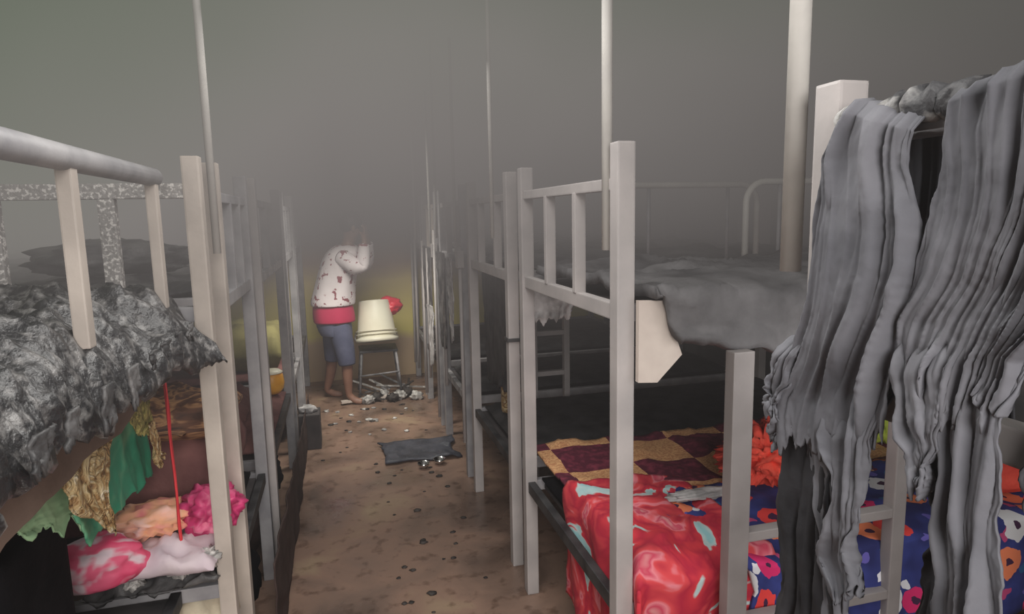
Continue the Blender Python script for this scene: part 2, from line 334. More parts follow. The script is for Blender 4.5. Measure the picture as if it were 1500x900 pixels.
# ------------------------------------------------------------------ room
def struct(name, a, b, m):
    return tag(obj(name, box(bmesh.new(), a, b), m), kind='structure')
XL, XR, YB, YF, ZC = -2.45, 2.78, 6.55, -2.4, 3.0
struct('floor', (XL - .1, YF - .1, -.1), (XR + .1, YB + .1, 0), 'floor')
struct('ceiling', (XL - .1, YF - .1, ZC), (XR + .1, YB + .1, ZC + .1), 'ceiling')
struct('wall_left', (XL - .1, YF, 0), (XL, YB, ZC), 'wall_side')
struct('wall_right', (XR, YF, 0), (XR + .1, YB, ZC), 'wall_side')
struct('wall_back', (XL - .1, YB, 0), (XR + .1, YB + .1, ZC), 'wall_back')
struct('wall_front', (XL - .1, YF - .1, 0), (XR + .1, YF, ZC), 'wall_side')

# ------------------------------------------------------------------ bunk beds
HT, ZU, ZL = 1.78, 1.335, .48
def bunk(label, x0, x1, y0, y1, aisle, pm='metal', ptm=None, group='bunk beds along the aisle', guard=None, ends=('metal', 'soot_metal'), longm='metal_grey', far_rail=None,
         deck='soot_wood', ps=.05, skip_post=(), post_h=None, poles=(), hoops=(), ladders=(), deck_in=0., rail_in=0., deck_x=0.):
    """x0..x1 outer sides, y0..y1 outer sides; aisle = x of the side on the aisle"""
    root = thing('bunk_bed', ((x0 + x1) / 2, (y0 + y1) / 2, 0), label, 'bunk bed', group)
    h = ps / 2
    for k, (x, y) in enumerate([(x0, y0), (x0, y1), (x1, y0), (x1, y1)]):
        sx = 1 if x == x0 else -1; sy = 1 if y == y0 else -1
        hh = (post_h or {}).get(k, HT)
        obj('post', bx((min(x, x + sx * ps), min(y, y + sy * ps), 0), (max(x, x + sx * ps), max(y, y + sy * ps), hh), .005), (ptm or {}).get(k, pm), root)
    i = ps / 2
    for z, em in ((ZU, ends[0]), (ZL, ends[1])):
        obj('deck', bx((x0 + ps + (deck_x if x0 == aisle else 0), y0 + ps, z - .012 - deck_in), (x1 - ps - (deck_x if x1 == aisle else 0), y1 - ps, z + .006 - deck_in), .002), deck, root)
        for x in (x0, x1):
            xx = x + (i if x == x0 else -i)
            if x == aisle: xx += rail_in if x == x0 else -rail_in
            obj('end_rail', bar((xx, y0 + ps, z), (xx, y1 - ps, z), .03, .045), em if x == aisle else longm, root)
        for y in (y0, y1):
            yy = y + (i if y == y0 else -i)
            obj('side_rail', bar((x0 + ps, yy, z), (x1 - ps, yy, z), .03, .045), longm, root)
    ax = aisle + (i if aisle == x0 else -i)
    if guard:
        gz = 1.675; gm = guard.get('mat', pm)
        g = obj('guard_rail', bar((ax, y0 + ps, gz), (ax, y1 - ps, gz), .032, .032), gm, root)
        for t in guard.get('at', (.33, .68)):
            y = y0 + (y1 - y0) * t
            gb = obj('baluster', bar((ax, y, ZU + .02), (ax, y, gz - .012), .036, .026), gm, None); gb.parent = g; gb.location = (0, 0, 0)
    for (x, y, zb, zt, r, pmm) in poles:
        obj('net_pole', tube(bmesh.new(), [(x, y, zb), (x, y, zt)], r), pmm, root, smooth=True)
    for (xa, xb, y, zt, r) in hoops:
        pts = [(xa, y, ZU + .02)] + [(xa, y, zt - .09)] + [(xa + .09 * (1 - math.cos(a)), y, zt - .09 + .09 * math.sin(a)) for a in [PI / 2 * t / 6 for t in range(1, 7)]]
        pts += [(xb - .09 * (1 - math.cos(a)), y, zt - .09 + .09 * math.sin(a)) for a in [PI / 2 * t / 6 for t in range(6, 0, -1)]] + [(xb, y, zt - .09), (xb, y, ZU + .02)]
        hp = obj('guard_hoop', tube(bmesh.new(), pts, r), 'metal_pole', root, smooth=True)
        for t in (.22, .78):
            sb = obj('spindle', tube(bmesh.new(), [(xa + (xb - xa) * t, y, ZU + .02), (xa + (xb - xa) * t, y, zt - r)], r * .6), 'metal_grey', None, smooth=True)
            sb.parent = hp; sb.location = (0, 0, 0)
    for (xa, xb, y, zb, zt, zs, wa, wb, lm) in ladders:
        ld = thing('ladder', (0, 0, 0), None, None); ld.parent = root; ld.location = tuple(-c for c in root.location)
        for x, w in ((xa, wa), (xb, wb)):
            s = obj('stile', bx((x - w / 2, y - .02, zb), (x + w / 2, y + .02, zt), .004), lm, None); s.parent = ld
        for z in zs:
            s = obj('rung', bx((xa + wa / 2, y - .018, z - .014), (xb - wb / 2, y + .018, z + .014), .003), lm, None); s.parent = ld
    return root

RX0, RX1 = .695, 2.62
# right row -------------------------------------------------
r1 = bunk('nearest right bunk bed, pale posts, burnt clothes hanging over its guard rail', RX0, RX1, -.10, .845, RX0, pm='metal', ends=('metal', 'metal'),
     poles=[(.712, .905, 1.50, 2.98, .0165, 'metal_pole')], group='bunk beds of the right row')
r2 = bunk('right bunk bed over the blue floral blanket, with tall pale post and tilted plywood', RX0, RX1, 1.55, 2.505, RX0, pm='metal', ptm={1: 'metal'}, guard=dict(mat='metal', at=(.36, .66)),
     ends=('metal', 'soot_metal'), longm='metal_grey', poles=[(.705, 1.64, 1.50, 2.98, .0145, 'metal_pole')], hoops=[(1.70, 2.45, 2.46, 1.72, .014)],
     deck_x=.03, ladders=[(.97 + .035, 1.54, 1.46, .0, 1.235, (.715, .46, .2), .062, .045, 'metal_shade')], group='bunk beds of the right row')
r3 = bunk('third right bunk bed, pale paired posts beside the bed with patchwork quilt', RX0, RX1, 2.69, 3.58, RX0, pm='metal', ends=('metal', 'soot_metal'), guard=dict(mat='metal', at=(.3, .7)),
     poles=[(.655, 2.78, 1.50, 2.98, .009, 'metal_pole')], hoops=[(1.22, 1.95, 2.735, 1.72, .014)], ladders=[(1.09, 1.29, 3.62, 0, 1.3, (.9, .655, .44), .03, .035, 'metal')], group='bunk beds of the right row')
obj('post_bracket', bx((.688, 2.682, 1.05), (.75, 2.745, 1.065), .002), 'soot_metal', r3)
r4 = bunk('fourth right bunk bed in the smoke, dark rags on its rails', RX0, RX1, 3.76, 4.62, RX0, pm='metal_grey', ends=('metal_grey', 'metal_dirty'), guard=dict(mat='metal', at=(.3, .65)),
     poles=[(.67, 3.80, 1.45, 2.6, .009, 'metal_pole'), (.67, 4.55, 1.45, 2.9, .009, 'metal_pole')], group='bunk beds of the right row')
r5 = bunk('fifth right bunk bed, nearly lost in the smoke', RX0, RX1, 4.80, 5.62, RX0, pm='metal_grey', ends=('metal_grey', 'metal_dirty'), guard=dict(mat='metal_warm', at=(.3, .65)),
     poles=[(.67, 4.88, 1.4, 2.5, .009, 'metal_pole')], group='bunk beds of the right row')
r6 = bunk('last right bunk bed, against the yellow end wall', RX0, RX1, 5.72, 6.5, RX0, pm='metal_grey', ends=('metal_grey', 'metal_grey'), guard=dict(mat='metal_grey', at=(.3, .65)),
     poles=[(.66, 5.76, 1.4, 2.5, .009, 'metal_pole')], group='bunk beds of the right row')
# left row --------------------------------------------------
LX0, LX1 = -2.3, -.345
l1 = bunk('nearest left bunk bed, cream posts, charred mattress on top and pink quilts below', -1.30, -.362, .05, 2.05, -.362, pm='metal_warm', ends=('soot_metal', 'soot_metal'), longm='metal_grey', ps=.047, post_h={2: 1.2}, rail_in=.14, deck_x=.12,
     group='bunk beds of the left row')
for a, nm, mt in (((-1.24, 2.025, 1.685), 'end_guard_rail', 'metal_speck'),):
    g = obj(nm, bar(a, (-.40, 2.025, 1.685), .03, .042), mt, l1)
    for x in (-.605, -.88, -1.08):
        b = obj('baluster', bar((x, 2.025, 1.36), (x, 2.025, 1.664), .042, .03), 'metal_speck', None); b.parent = g; b.location = (0, 0, 0)
g = obj('guard_rail', tube(bmesh.new(), [(-.455, .35, 1.715), (-.455, 1.2, 1.715), (-.455, 1.90, 1.715)], .0235, 16), 'metal_grey', l1, smooth=True)
for y in (.62, 1.325, 1.875):
    b = obj('baluster', bar((-.455, y, 1.375), (-.455, y, 1.70), .026, .032), 'metal_warm', None); b.parent = g; b.location = (0, 0, 0)
l2 = bunk('second left bunk bed, its cream front post touching the nearest bed', LX0, LX1 - .008, 2.23, 2.95, LX1 - .008, pm='metal_warm', ptm={3: 'metal_grey'}, ends=('metal_grey', 'soot_metal'), guard=dict(mat='metal_grey', at=(.4, .7)),
     poles=[(-.36, 2.165, 1.50, 2.98, .0115, 'metal_pole')], group='bunk beds of the left row')
l3 = bunk('third left bunk bed, above the orange plastic pot', LX0, LX1 + .01, 3.05, 4.30, LX1 + .01, pm='metal', ptm={3: 'metal_grey'}, ends=('metal_grey', 'soot_metal'), longm='metal_grey', guard=dict(mat='metal_grey', at=(.4, .7)), group='bunk beds of the left row')
l4 = bunk('fourth left bunk bed, behind the orange plastic pot', LX0, LX1 + .01, 4.52, 5.42, LX1 + .01, pm='metal_grey', ends=('metal_grey', 'metal_dirty'), guard=dict(mat='metal_grey', at=(.4, .7)), group='bunk beds of the left row')
l5 = bunk('last left bunk bed, beside the person and the end wall', LX0, LX1 + .01, 5.55, 6.45, LX1 + .01, pm='metal_grey', ends=('metal_grey', 'metal_dirty'), guard=dict(mat='metal_grey', at=(.4, .7)), group='bunk beds of the left row')

# ------------------------------------------------------------------ upper mattresses
def e_r2(x, y):
    w = .02 * fbm(x, y, 3, 4); k = max(0, min(1, (1.6 - y) / .15)); z = 1.392 + .018 * fbm(x, y, 8, 3)
    xl = x + max(0, min(1, (1.62 - y) / .3)) * max(0, (.98 - x) / .23) * .11 + .02 * fbm(0, y, 5, 5) * max(0, (.95 - x) / .2)
    if y < 1.56:
        d = 1.56 - y; h = max(0, d - .03)
        return (xl, 1.515 - .02 * min(d / .05, 1) + w - .25 * max(0, h - .1), z - .010 - h * (.93 + .12 * math.sin(x * 6)))
    return (xl, y, z + .014 * k * fbm(x, y, 2, 9))
m = drape('mattress', .755, 2.50, 1.36, 2.43, 1.40, 'char_dust', 2, e_r2, 'ash grey burnt mattress drooping over the upper bunk edge above the floral blanket', 'mattress', .014, 1.6)
m['group'] = 'burnt mattresses on the upper bunks'; m.modifiers[0].thickness = .032
pw = bmesh.new(); pts = [(.745, 1.372), (.815, 1.369), (.872, 1.221), (.800, 1.150), (.745, 1.154)]
f = [pw.verts.new((x, 1.525, z)) for x, z in pts]; g_ = [pw.verts.new((x, 1.543, z)) for x, z in pts]
pw.faces.new(f); pw.faces.new(g_[::-1])
for k in range(5): pw.faces.new([f[k], g_[k], g_[(k + 1) % 5], f[(k + 1) % 5]])
tag(obj('plywood_board', pw, 'plywood'), 'broken pale plywood board angled below the corner of the drooping mattress', 'board')

def curl_l1(x, y):
    k = max(0, min(1, (x + .54) / .14)); c = max(0, min(1, (y - 1.62) / .3)) * k
    return (.05 * c - .01 * k * k + .012 * fbm(x, y, 2, 14), 0, -.05 * c - .10 * k ** 1.5 + .035 * k * fbm(x, y, 1, 6) + .010 * ridge(fbm(x, y, 4, 6) * 4) + .012 * fbm(x, y, 7, 26, 3))
m = slab('mattress', -1.26, -.385, .10, 1.985, 1.42, .095, 'char_wet', amp=.05, sc=7, step=.0105, curl=curl_l1, seed=11, ragged=.05, wr=.012)
tag(m, 'thick crinkled charred mattress on the nearest left upper bunk, behind the round guard rail', 'mattress', 'burnt mattresses on the upper bunks')
# glossy torn shreds hanging off its edge are part of the mattress
for k in range(9):
    y = .8 + k * .13 + R_.uniform(-.02, .02); L = R_.uniform(.03, .08)
    bm = bmesh.new(); panel(bm, [(y, 1.33), (y + R_.uniform(-.02, .02), 1.33 - L)], [(y + R_.uniform(.03, .09), 1.33), (y + .03, 1.33 - L * .8)], -.39, -.006, 1.5, k, 10, 16, rag=.01)
    solid(obj('torn_shred', bm, 'char', m, smooth=True), .006)

def up_mattress(x0, x1, y0, y1, label, seed, mt='char', z=1.40, step=.035):
    o = slab('mattress', x0, x1, y0, y1, z, .055, mt, amp=.035, sc=5, step=step, seed=seed, ragged=.04, wr=.01,
             curl=lambda x, y: (0, 0, 0))
    return tag(o, label, 'mattress', 'burnt mattresses on the upper bunks')
up_mattress(.77, 2.5, 2.78, 3.5, 'burnt mattress on the upper bunk just beyond the drooping one', 21, 'char_dust')
up_mattress(.77, 2.5, 3.85, 4.54, 'burnt mattress on the fourth right upper bunk, in the smoke', 22)
up_mattress(.77, 2.5, 4.88, 5.54, 'burnt mattress on the fifth right upper bunk, in the smoke', 23)
up_mattress(.77, 2.5, 5.80, 6.42, 'burnt mattress on the last right upper bunk by the end wall', 24)
up_mattress(-2.2, -.42, 2.32, 2.88, 'burnt mattress on the second left upper bunk', 25, step=.03)
up_mattress(-2.2, -.42, 3.14, 4.22, 'burnt mattress on the third left upper bunk', 26)
up_mattress(-2.2, -.42, 4.60, 5.34, 'burnt mattress on the fourth left upper bunk', 27)
up_mattress(-2.2, -.42, 5.63, 6.38, 'burnt mattress on the last left upper bunk by the end wall', 28)
tag(lump('burnt_bundle', (-.78, 2.62, 1.47), (.26, .16, .07), 'char', 4, .3, 3, 4, wr=.15, flat=.05), 'charred crumpled bundle on the second left upper bunk', 'bundle')

# ------------------------------------------------------------------ lower bunks, right
def low_mattress(x0, x1, y0, y1, label, seed, mt='black'):
    o = slab('mattress', x0, x1, y0, y1, .555, .065, mt, amp=.01, sc=4, step=.05, seed=seed)
    return tag(o, label, 'mattress', 'mattresses on the lower bunks')
low_mattress(.76, 2.55, 1.62, 2.44, 'dark mattress under the floral and patchwork covers', 31)
low_mattress(.76, 2.55, 2.76, 3.51, 'blackened bare mattress on the lower bunk behind the patchwork quilt', 32, 'char_dark')
low_mattress(.76, 2.55, 3.83, 4.55, 'blackened mattress on the fourth right lower bunk', 33, 'char_dark')
low_mattress(.76, 2.55, 4.87, 5.55, 'blackened mattress on the fifth right lower bunk', 34, 'char_dark')
low_mattress(.76, 2.55, .0, .78, 'dark mattress on the nearest right lower bunk', 35)

def e_blue(x, y):
    if x < 1.35: t = (1.35 - x) / .42; x = x + t * (.06 * math.sin((y - 1.5) * 6) + .20 * max(0, min(1, (1.72 - y) / .3)))
    # near edge folds over the rail at y = 1.53; left edge pulled back as a curve
    x2 = x
    if y < 1.53:
        d = 1.53 - y
        return (x2, 1.492 - .05 * min(d, .2) + .012 * math.sin(x * 24) * min(1, d * 8), .592 - max(0, d - .02))
    lift = .02 * math.exp(-((x - .95) / .05) ** 2)
    return (x2, y, .592 + lift)
blue = drape('floral_blanket', .93, 2.55, 1.18, 2.02, .59, 'floral', 41, e_blue, 'blue blanket printed with red and white flowers on the right lower bunk', 'blanket', .02, 1.2, 1.)
def e_patch(x, y):
    z = .578
    yy = y
    if y > 2.50: yy = min(y, 2.66)
    return (x, yy, z + .03 * max(0, (y - 2.3)) )
drape('patchwork_quilt', .775, 2.5, 1.93, 2.62, .578, 'patch', 42, e_patch, 'maroon and tan patchwork quilt spread behind the blue floral blanket', 'quilt', .02, 1.3, 1.)
def e_red(x, y):
    z = .622 + .018 * fbm(x, y, 6, 6)
    hx = max(0, .775 - x); hy = max(0, 1.565 - y)
    X = max(x, .775) - .022 * min(1, hx / .05) - .012 * math.sin(y * 22 + 6 * hx) * min(1, hx * 8)
    Y = max(y, 1.565) - .05 * min(1, hy / .05) + .010 * math.sin(x * 26 + 4 * hy) * min(1, hy * 8)
    if hy == 0: Y += .03 * fbm(x, 0, 3, 5) * min(1, (y - 1.565) * 6)
    e = min(1, max(0, (x - .80) / .3))
    return (X, Y, z - max(hx, hy) - .028 * e * e)
drape('red_quilt', .34, 1.20, 1.22, 2.14, .62, 'redquilt', 43, e_red, 'red, pink and teal quilt bunched behind the black rail of the right lower bunk', 'quilt', .013, 1.3)
tag(lump('crumpled_cloth', (1.54, 2.03, .67), (.17, .13, .12), 'orange_cloth', 6, .5, 3.5, 5, wr=.5, flat=.07), 'bright orange red crumpled cloth on the floral blanket, left of the burnt clothes', 'cloth')
tag(lump('cushion', (2.26, 1.72, .665), (.19, .13, .08), 'orange_cloth', 9, .15, 2, 4, wr=.06, flat=.07), 'round red cushion on the floral blanket at the right edge of the photo', 'cushion')
tag(lump('lime_cloth', (2.30, 2.22, .655), (.10, .06, .10), 'lime', 12, .4, 3, 4, wr=.3, flat=.07), 'small lime yellow cloth seen between the burnt clothes', 'cloth')
tag(lump('white_cloth', (1.20, 1.93, .612), (.14, .04, .012), 'white_cloth', 15, .4, 3, 4, wr=.2), 'thin pale cloth strip lying where blanket and patchwork quilt meet', 'cloth')

# things on / by the third right bed
b = thing('drink_bottle', (.74, 3.26, .48), 'red topped patterned bottle behind the black rail of the third right bunk', 'bottle')
bm = bmesh.new(); tube(bm, [(.79, 3.26, .505), (.79, 3.26, .52), (.79, 3.26, .68), (.79, 3.26, .71), (.79, 3.26, .74)], [.03, .036, .036, .026, .016], 16); obj('bottle_body', bm, 'gold', b, smooth=True)
bm = bmesh.new(); tube(bm, [(.79, 3.26, .738), (.79, 3.26, .785)], .02, 16); obj('bottle_cap', bm, 'red_plastic', b, smooth=True)
b.location = (.70, 3.20, .0)
for ch in b.children: ch.location = (-.79, -3.26, -.505)
b.location = (.83, 3.26, .556)

def rag(label, pl, pr, x, m, seed, amp=.012, th=.004, cat='rag', freq=4, group=None, nv=50, nu=24):
    bm = bmesh.new(); panel(bm, pl, pr, x, amp, freq, seed, nu, nv, rag=.02)
    return tag(solid(obj('burnt_rag', bm, m, smooth=True), th), label, cat, group)
rag('pale grey rag hanging from the rail of the fourth right bunk', [(3.95, 1.34), (3.93, 1.1), (3.98, .85)], [(4.15, 1.34), (4.12, 1.12), (4.05, .8)], .672, 'white_cloth', 51)
rag('pale scorched rag knotted low on the rail of the fifth right bunk', [(4.9, .92), (4.88, .7), (4.95, .45)], [(5.2, .9), (5.15, .7), (5.1, .42)], .672, 'white_cloth', 52)
rag('black burnt cloth hanging on the fourth right bunk from upper rail', [(4.2, 1.36), (4.2, 1.0), (4.22, .72)], [(4.55, 1.36), (4.5, 1.0), (4.45, .7)], .665, 'char', 53)
rag('dark burnt cloth hanging on the third right bunk below its upper deck', [(2.95, 1.31), (2.97, 1.0), (3.0, .74)], [(3.5, 1.31), (3.45, .95), (3.4, .7)], .76, 'char_dark', 54, freq=7)
rag('dark burnt sheet hanging on the fifth right bunk', [(4.95, 1.36), (4.95, 1.1), (4.97, .9)], [(5.55, 1.36), (5.5, 1.1), (5.5, .85)], .68, 'char', 55)

bm = bmesh.new(); panel(bm, [(.80, 1.31), (.80, 1.2), (.81, 1.13)], [(.98, 1.31), (.98, 1.2), (.965, 1.15)], 2.66, .008, 3, 57, 30, 40, rag=.02)
for v in bm.verts: v.co = Vector((v.co.y, v.co.x, v.co.z))
tag(solid(obj('pale_rag', bm, 'white_cloth', smooth=True)), 'small pale rag hanging below the upper rail beside the paired posts', 'rag')
for b_, (x, y, z0, z1) in ((r4, (.672, 3.70, .25, 1.42)), (r4, (.668, 4.30, .45, 1.30)), (r5, (.67, 4.72, .1, 1.50)), (r5, (.672, 5.15, .3, 1.35)), (r5, (.67, 5.42, .1, 1.4)), (r6, (.668, 5.95, .2, 1.4)), (r6, (.665, 6.2, .2, 1.35))):
    obj('upright_rod', tube(bmesh.new(), [(x, y, z0), (x + .008, y + .03, z1)], .011, 10), 'metal', b_, smooth=True)
for b_, y in ((r4, 3.735), (r5, 4.77)):
    obj('post_bracket', bx((.662, y - .03, 1.30), (.70, y + .05, 1.40), .004), 'metal', b_)

# ------------------------------------------------------------------ burnt clothes on the near right guard rail
t = obj('guard_rail', tube(bmesh.new(), [(.712, .02, 1.70), (.712, .80, 1.70)], .016), 'metal_grey', r1, smooth=True)
A_left = [(0.750, 1.727), (0.778, 1.671), (0.793, 1.606), (0.800, 1.527), (0.808, 1.456), (0.835, 1.366), (0.861, 1.295), (0.852, 1.235)]
A_right = [(0.641, 1.690), (0.633, 1.634), (0.627, 1.578), (0.629, 1.521), (0.636, 1.47), (0.646, 1.417), (0.647, 1.364), (0.653, 1.288)]
bm = bmesh.new()
panel(bm, A_left, A_right, .665, .017, 3.1, 61, 110, 170, over=True, rag=.012, belly=.012, tatter=.03, crease=.6)
panel(bm, [(0.841, 1.334), (0.808, 1.256), (0.785, 1.178), (0.777, 1.095), (0.776, 0.960)], [(0.747, 1.357), (0.742, 1.278), (0.728, 1.203), (0.731, 1.118), (0.709, 1.0)], .676, .012, 3, 62, 40, 110, rag=.02, tuck=.035)
panel(bm, [(0.761, 1.40), (0.742, 1.278), (0.732, 1.221), (0.737, 1.136), (0.743, 1.091), (0.713, 1.044)], [(0.659, 1.38), (0.656, 1.307), (0.68, 1.242), (0.676, 1.186), (0.678, 1.136), (0.669, 1.086)], .655, .014, 3.2, 63, 50, 110, rag=.02, tuck=.04)
panel(bm, [(.89, 1.34), (.885, 1.28), (.893, 1.235)], [(.82, 1.36), (.84, 1.28), (.87, 1.215)], .672, .012, 2.5, 64, 30, 50, rag=.03, tuck=.03)
panel(bm, [(.865, 1.40), (.882, 1.33), (.872, 1.28)], [(.80, 1.42), (.85, 1.31), (.858, 1.255)], .66, .014, 2.5, 65, 30, 50, rag=.03, tuck=.03)
ca = solid(obj('burnt_shirt', bm, 'burnt_grey', smooth=True), .003)
tag(ca, 'smoke greyed shirt hanging in torn strips beside the near right post, left of the other', 'clothing', 'burnt clothes on the guard rail')
bm = bmesh.new()   # scorched collar part rolled over the rail
pts = []; rs = []
for k in range(26):
    s = k / 25; y = .79 - .20 * s
    pts.append((.70 + .004 * math.sin(k), y, 1.712 + .012 * s + .004 * math.sin(k * 1.7))); rs.append(.021 + .005 * math.sin(k * 2.1) + .003 * fbm(k, 0, 0, .7))
tube(bm, pts, rs, 20)
for v in bm.verts: v.co += Vector((1, .3, 1)) * .006 * fbm(v.co.x, v.co.y, v.co.z, 60)
obj('rolled_collar', bm, 'burnt_roll', ca, smooth=True)
bm = bmesh.new(); panel(bm, [(.80, 1.70), (.80, 1.5), (.79, 1.36)], [(.56, 1.70), (.56, 1.5), (.57, 1.30)], .765, .01, 4, 66, 40, 60)
solid(obj('rear_panel', bm, 'burnt_dark', ca, smooth=True), .003)
bm = bmesh.new()
B_left = [(0.593, 1.715), (0.603, 1.648), (0.615, 1.586), (0.629, 1.521), (0.649, 1.46), (0.64, 1.41), (0.628, 1.36)]
B_right = [(0.40, 1.748), (0.40, 1.66), (0.40, 1.599), (0.42, 1.535), (0.445, 1.488), (0.484, 1.443), (0.503, 1.38)]
panel(bm, B_left, B_right, .668, .0165, 7.0, 71, 190, 170, over=True, rag=.010, tatter=.035, crease=.62, calm0=.72)
panel(bm, [(0.644, 1.461), (0.636, 1.384), (0.624, 1.335), (0.601, 1.291), (0.593, 1.26)], [(0.562, 1.473), (0.56, 1.403), (0.562, 1.355), (0.573, 1.302), (0.58, 1.264)], .655, .014, 3, 72, 40, 80, rag=.02, tuck=.05)
panel(bm, [(0.590, 1.47), (0.575, 1.37), (0.568, 1.288), (0.567, 1.203), (0.573, 1.126), (0.569, 1.02)], [(0.495, 1.461), (0.504, 1.388), (0.502, 1.313), (0.497, 1.239), (0.493, 1.178), (0.489, 1.03)], .662, .014, 2.8, 73, 60, 150, rag=.014, tuck=.045)
panel(bm, [(.50, 1.45), (.485, 1.36), (.488, 1.27)], [(.43, 1.47), (.45, 1.36), (.46, 1.25)], .69, .012, 3, 75, 30, 60, rag=.02)
cb = solid(obj('burnt_garment', bm, 'burnt_grey', smooth=True), .003)
tag(cb, 'large smoke greyed garment over the near right guard rail, the rightmost, with one long strip', 'clothing', 'burnt clothes on the guard rail')
bm = bmesh.new()
panel(bm, [(0.620, 1.38), (0.606, 1.268), (0.611, 1.194), (0.615, 1.117), (0.62, 1.0)], [(0.565, 1.38), (0.565, 1.276), (0.564, 1.207), (0.562, 1.136), (0.567, 1.0)], .70, .012, 3, 74, 30, 80, rag=.02)
solid(obj('dark_strip', bm, 'burnt_dark', cb, smooth=True), .004)
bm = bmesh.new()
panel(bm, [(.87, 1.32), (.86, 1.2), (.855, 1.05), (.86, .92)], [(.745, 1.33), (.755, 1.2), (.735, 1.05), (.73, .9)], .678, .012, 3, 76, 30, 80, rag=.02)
solid(obj('dark_strip', bm, 'burnt_dark', ca, smooth=True), .004)  # dark cloth laid over the post, also standing in for its shade

# ------------------------------------------------------------------ left lower bunk things
bm = bmesh.new()
n = 60; top = []; bt = []
for k in range(n + 1):
    y = .35 + (2.02 - .35) * k / n
    lo = 1.15 - .05 * max(0, (1.35 - y)) * 1.2 + .03 * fbm(y, 0, 3, 3) + (.06 if y > 1.9 else 0)
    top.append(y); bt.append(lo)
prev = None
for k in range(n + 1):
    q = [bm.verts.new(p) for p in [(-.49, top[k], 1.305), (-.49, top[k], bt[k]), (-.505, top[k], bt[k]), (-.505, top[k], 1.305)]]
    if prev:
        for a in range(4): bm.faces.new([prev[a], prev[(a + 1) % 4], q[(a + 1) % 4], q[a]])
    else: bm.faces.new(q)
    prev = q
bm.faces.new(prev[::-1])
tag(obj('plywood_sheet', bm, 'plywood_burnt'), 'scorched brown plywood sheet sagging below the nearest left mattress', 'board')

def hang(name, L, Rr, x, m, seed, label, cat, amp=.02, freq=4, parent=None, th=.004, nu=50, nv=60, rag=.02):
    bm = bmesh.new(); panel(bm, L, Rr, x, -amp, freq, seed, nu, nv, rag=rag)
    o = solid(obj(name, bm, m, parent, smooth=True), th)
    if label: tag(o, label, cat)
    return o
gs = hang('green_shawl', [(1.48, 1.20), (1.46, 1.00), (1.52, .905)], [(1.99, 1.20), (2.00, 1.02), (2.02, .875)], -.56, 'green', 81, 'green shawl with gold brocade hanging over the nearest left lower bunk', 'shawl', .008, 5)
hang('gold_border', [(1.40, 1.15), (1.36, 1.10), (1.38, 1.05), (1.50, .97)], [(1.70, 1.19), (1.60, 1.09), (1.57, 1.02), (1.575, .90)], -.528, 'gold', 82, None, None, .008, 5, gs)
hang('woven_end', [(1.68, 1.21), (1.74, 1.12), (1.80, 1.06)], [(1.92, 1.21), (1.94, 1.1), (1.93, 1.03)], -.525, 'gold_weave', 83, None, None, .008, 3, gs)
hang('gold_border', [(1.88, 1.06), (1.90, .98), (1.91, .93)], [(1.93, 1.06), (1.96, .98), (2.0, .93)], -.52, 'gold', 84, None, None, .008, 3, gs)
hang('pale_hem', [(1.20, 1.14), (1.23, 1.09), (1.27, 1.055)], [(1.56, 1.12), (1.55, 1.02), (1.56, .945)], -.565, 'pale_green', 85, None, None, .008, 3, gs)
hang('red_strap', [(1.985, 1.26), (1.995, 1.0), (2.0, .64)], [(2.012, 1.26), (2.012, 1.0), (2.02, .64)], -.50, 'red_cloth', 86, 'long red strap hanging down beside the green shawl', 'strap', .006, 2, None, .004, 8, 40, .01)
tag(slab('folded_clothes', -.90, -.40, 2.30, 2.70, .99, .13, 'brown_cloth', amp=.05, sc=5, step=.02, seed=88, wr=.03), 'brown and gold striped clothes piled behind the cream posts', 'clothes pile')
tag(slab('maroon_blanket', -1.1, -.42, 2.28, 2.86, .86, .30, 'maroon', amp=.06, sc=3, step=.03, seed=89, wr=.03), 'folded maroon blanket stacked under the striped clothes', 'blanket')
o = bmesh.new(); box(o, (-1.22, 1.30, .56), (-.625, 1.60, .99)); bevel(o, .03, 3)
tag(obj('suitcase', o, 'black', smooth=True), 'black soft suitcase standing on the nearest left lower bunk', 'suitcase')
tag(slab('mattress', -1.24, -.42, .12, 1.5, .555, .065, 'maroon', amp=.02, sc=4, step=.05, seed=90), 'dim maroon mattress on the nearest left lower bunk', 'mattress', 'mattresses on the lower bunks')
tag(lump('pink_pillow', (-.70, 1.93, .665), (.125, .085, .07), 'pink', 2, .3, 1.5, 4, wr=.05, flat=.055), 'pink and white pillow at the left end of the quilts beside the black suitcase', 'pillow')
tag(slab('pink_quilt', -.66, -.40, 1.92, 2.24, .655, .08, 'pillow', amp=.05, sc=6, step=.014, seed=92, wr=.03), 'pale lilac grey quilt on the end rail of the nearest left lower bunk', 'quilt')
tag(lump('peach_cloth', (-.60, 2.10, .70), (.12, .09, .045), 'peach', 14, .35, 3, 4, wr=.3, flat=.05), 'peach orange cloth lying on the pale quilt under the green shawl', 'cloth')
tag(lump('crimson_cloth', (-.43, 2.12, .705), (.085, .10, .07), 'magenta', 17, .35, 3, 4, wr=.3, flat=.06), 'shiny crimson pink bundle beside the cream post', 'cloth')
tag(slab('charred_pad', -.76, -.40, 1.955, 2.12, .572, .045, 'char', amp=.05, sc=14, step=.01, seed=95, wr=.03), 'black charred pad with ash under the pale quilt', 'pad')
for k, (x, y, z, r) in enumerate([(-.50, 1.98, .59, .035), (-.44, 2.0, .60, .04), (-.545, 2.0, .595, .025), (-.63, 1.98, .57, .03)]):
    tag(lump('ash_clump', (x, y, z), (r, r * .8, r * .7), 'ash', k + 3, .6, 4, 4, wr=.5), 'crumbly pale ash clump on the charred pad below the pink bundle', 'ash', 'ash clumps on the charred pad')
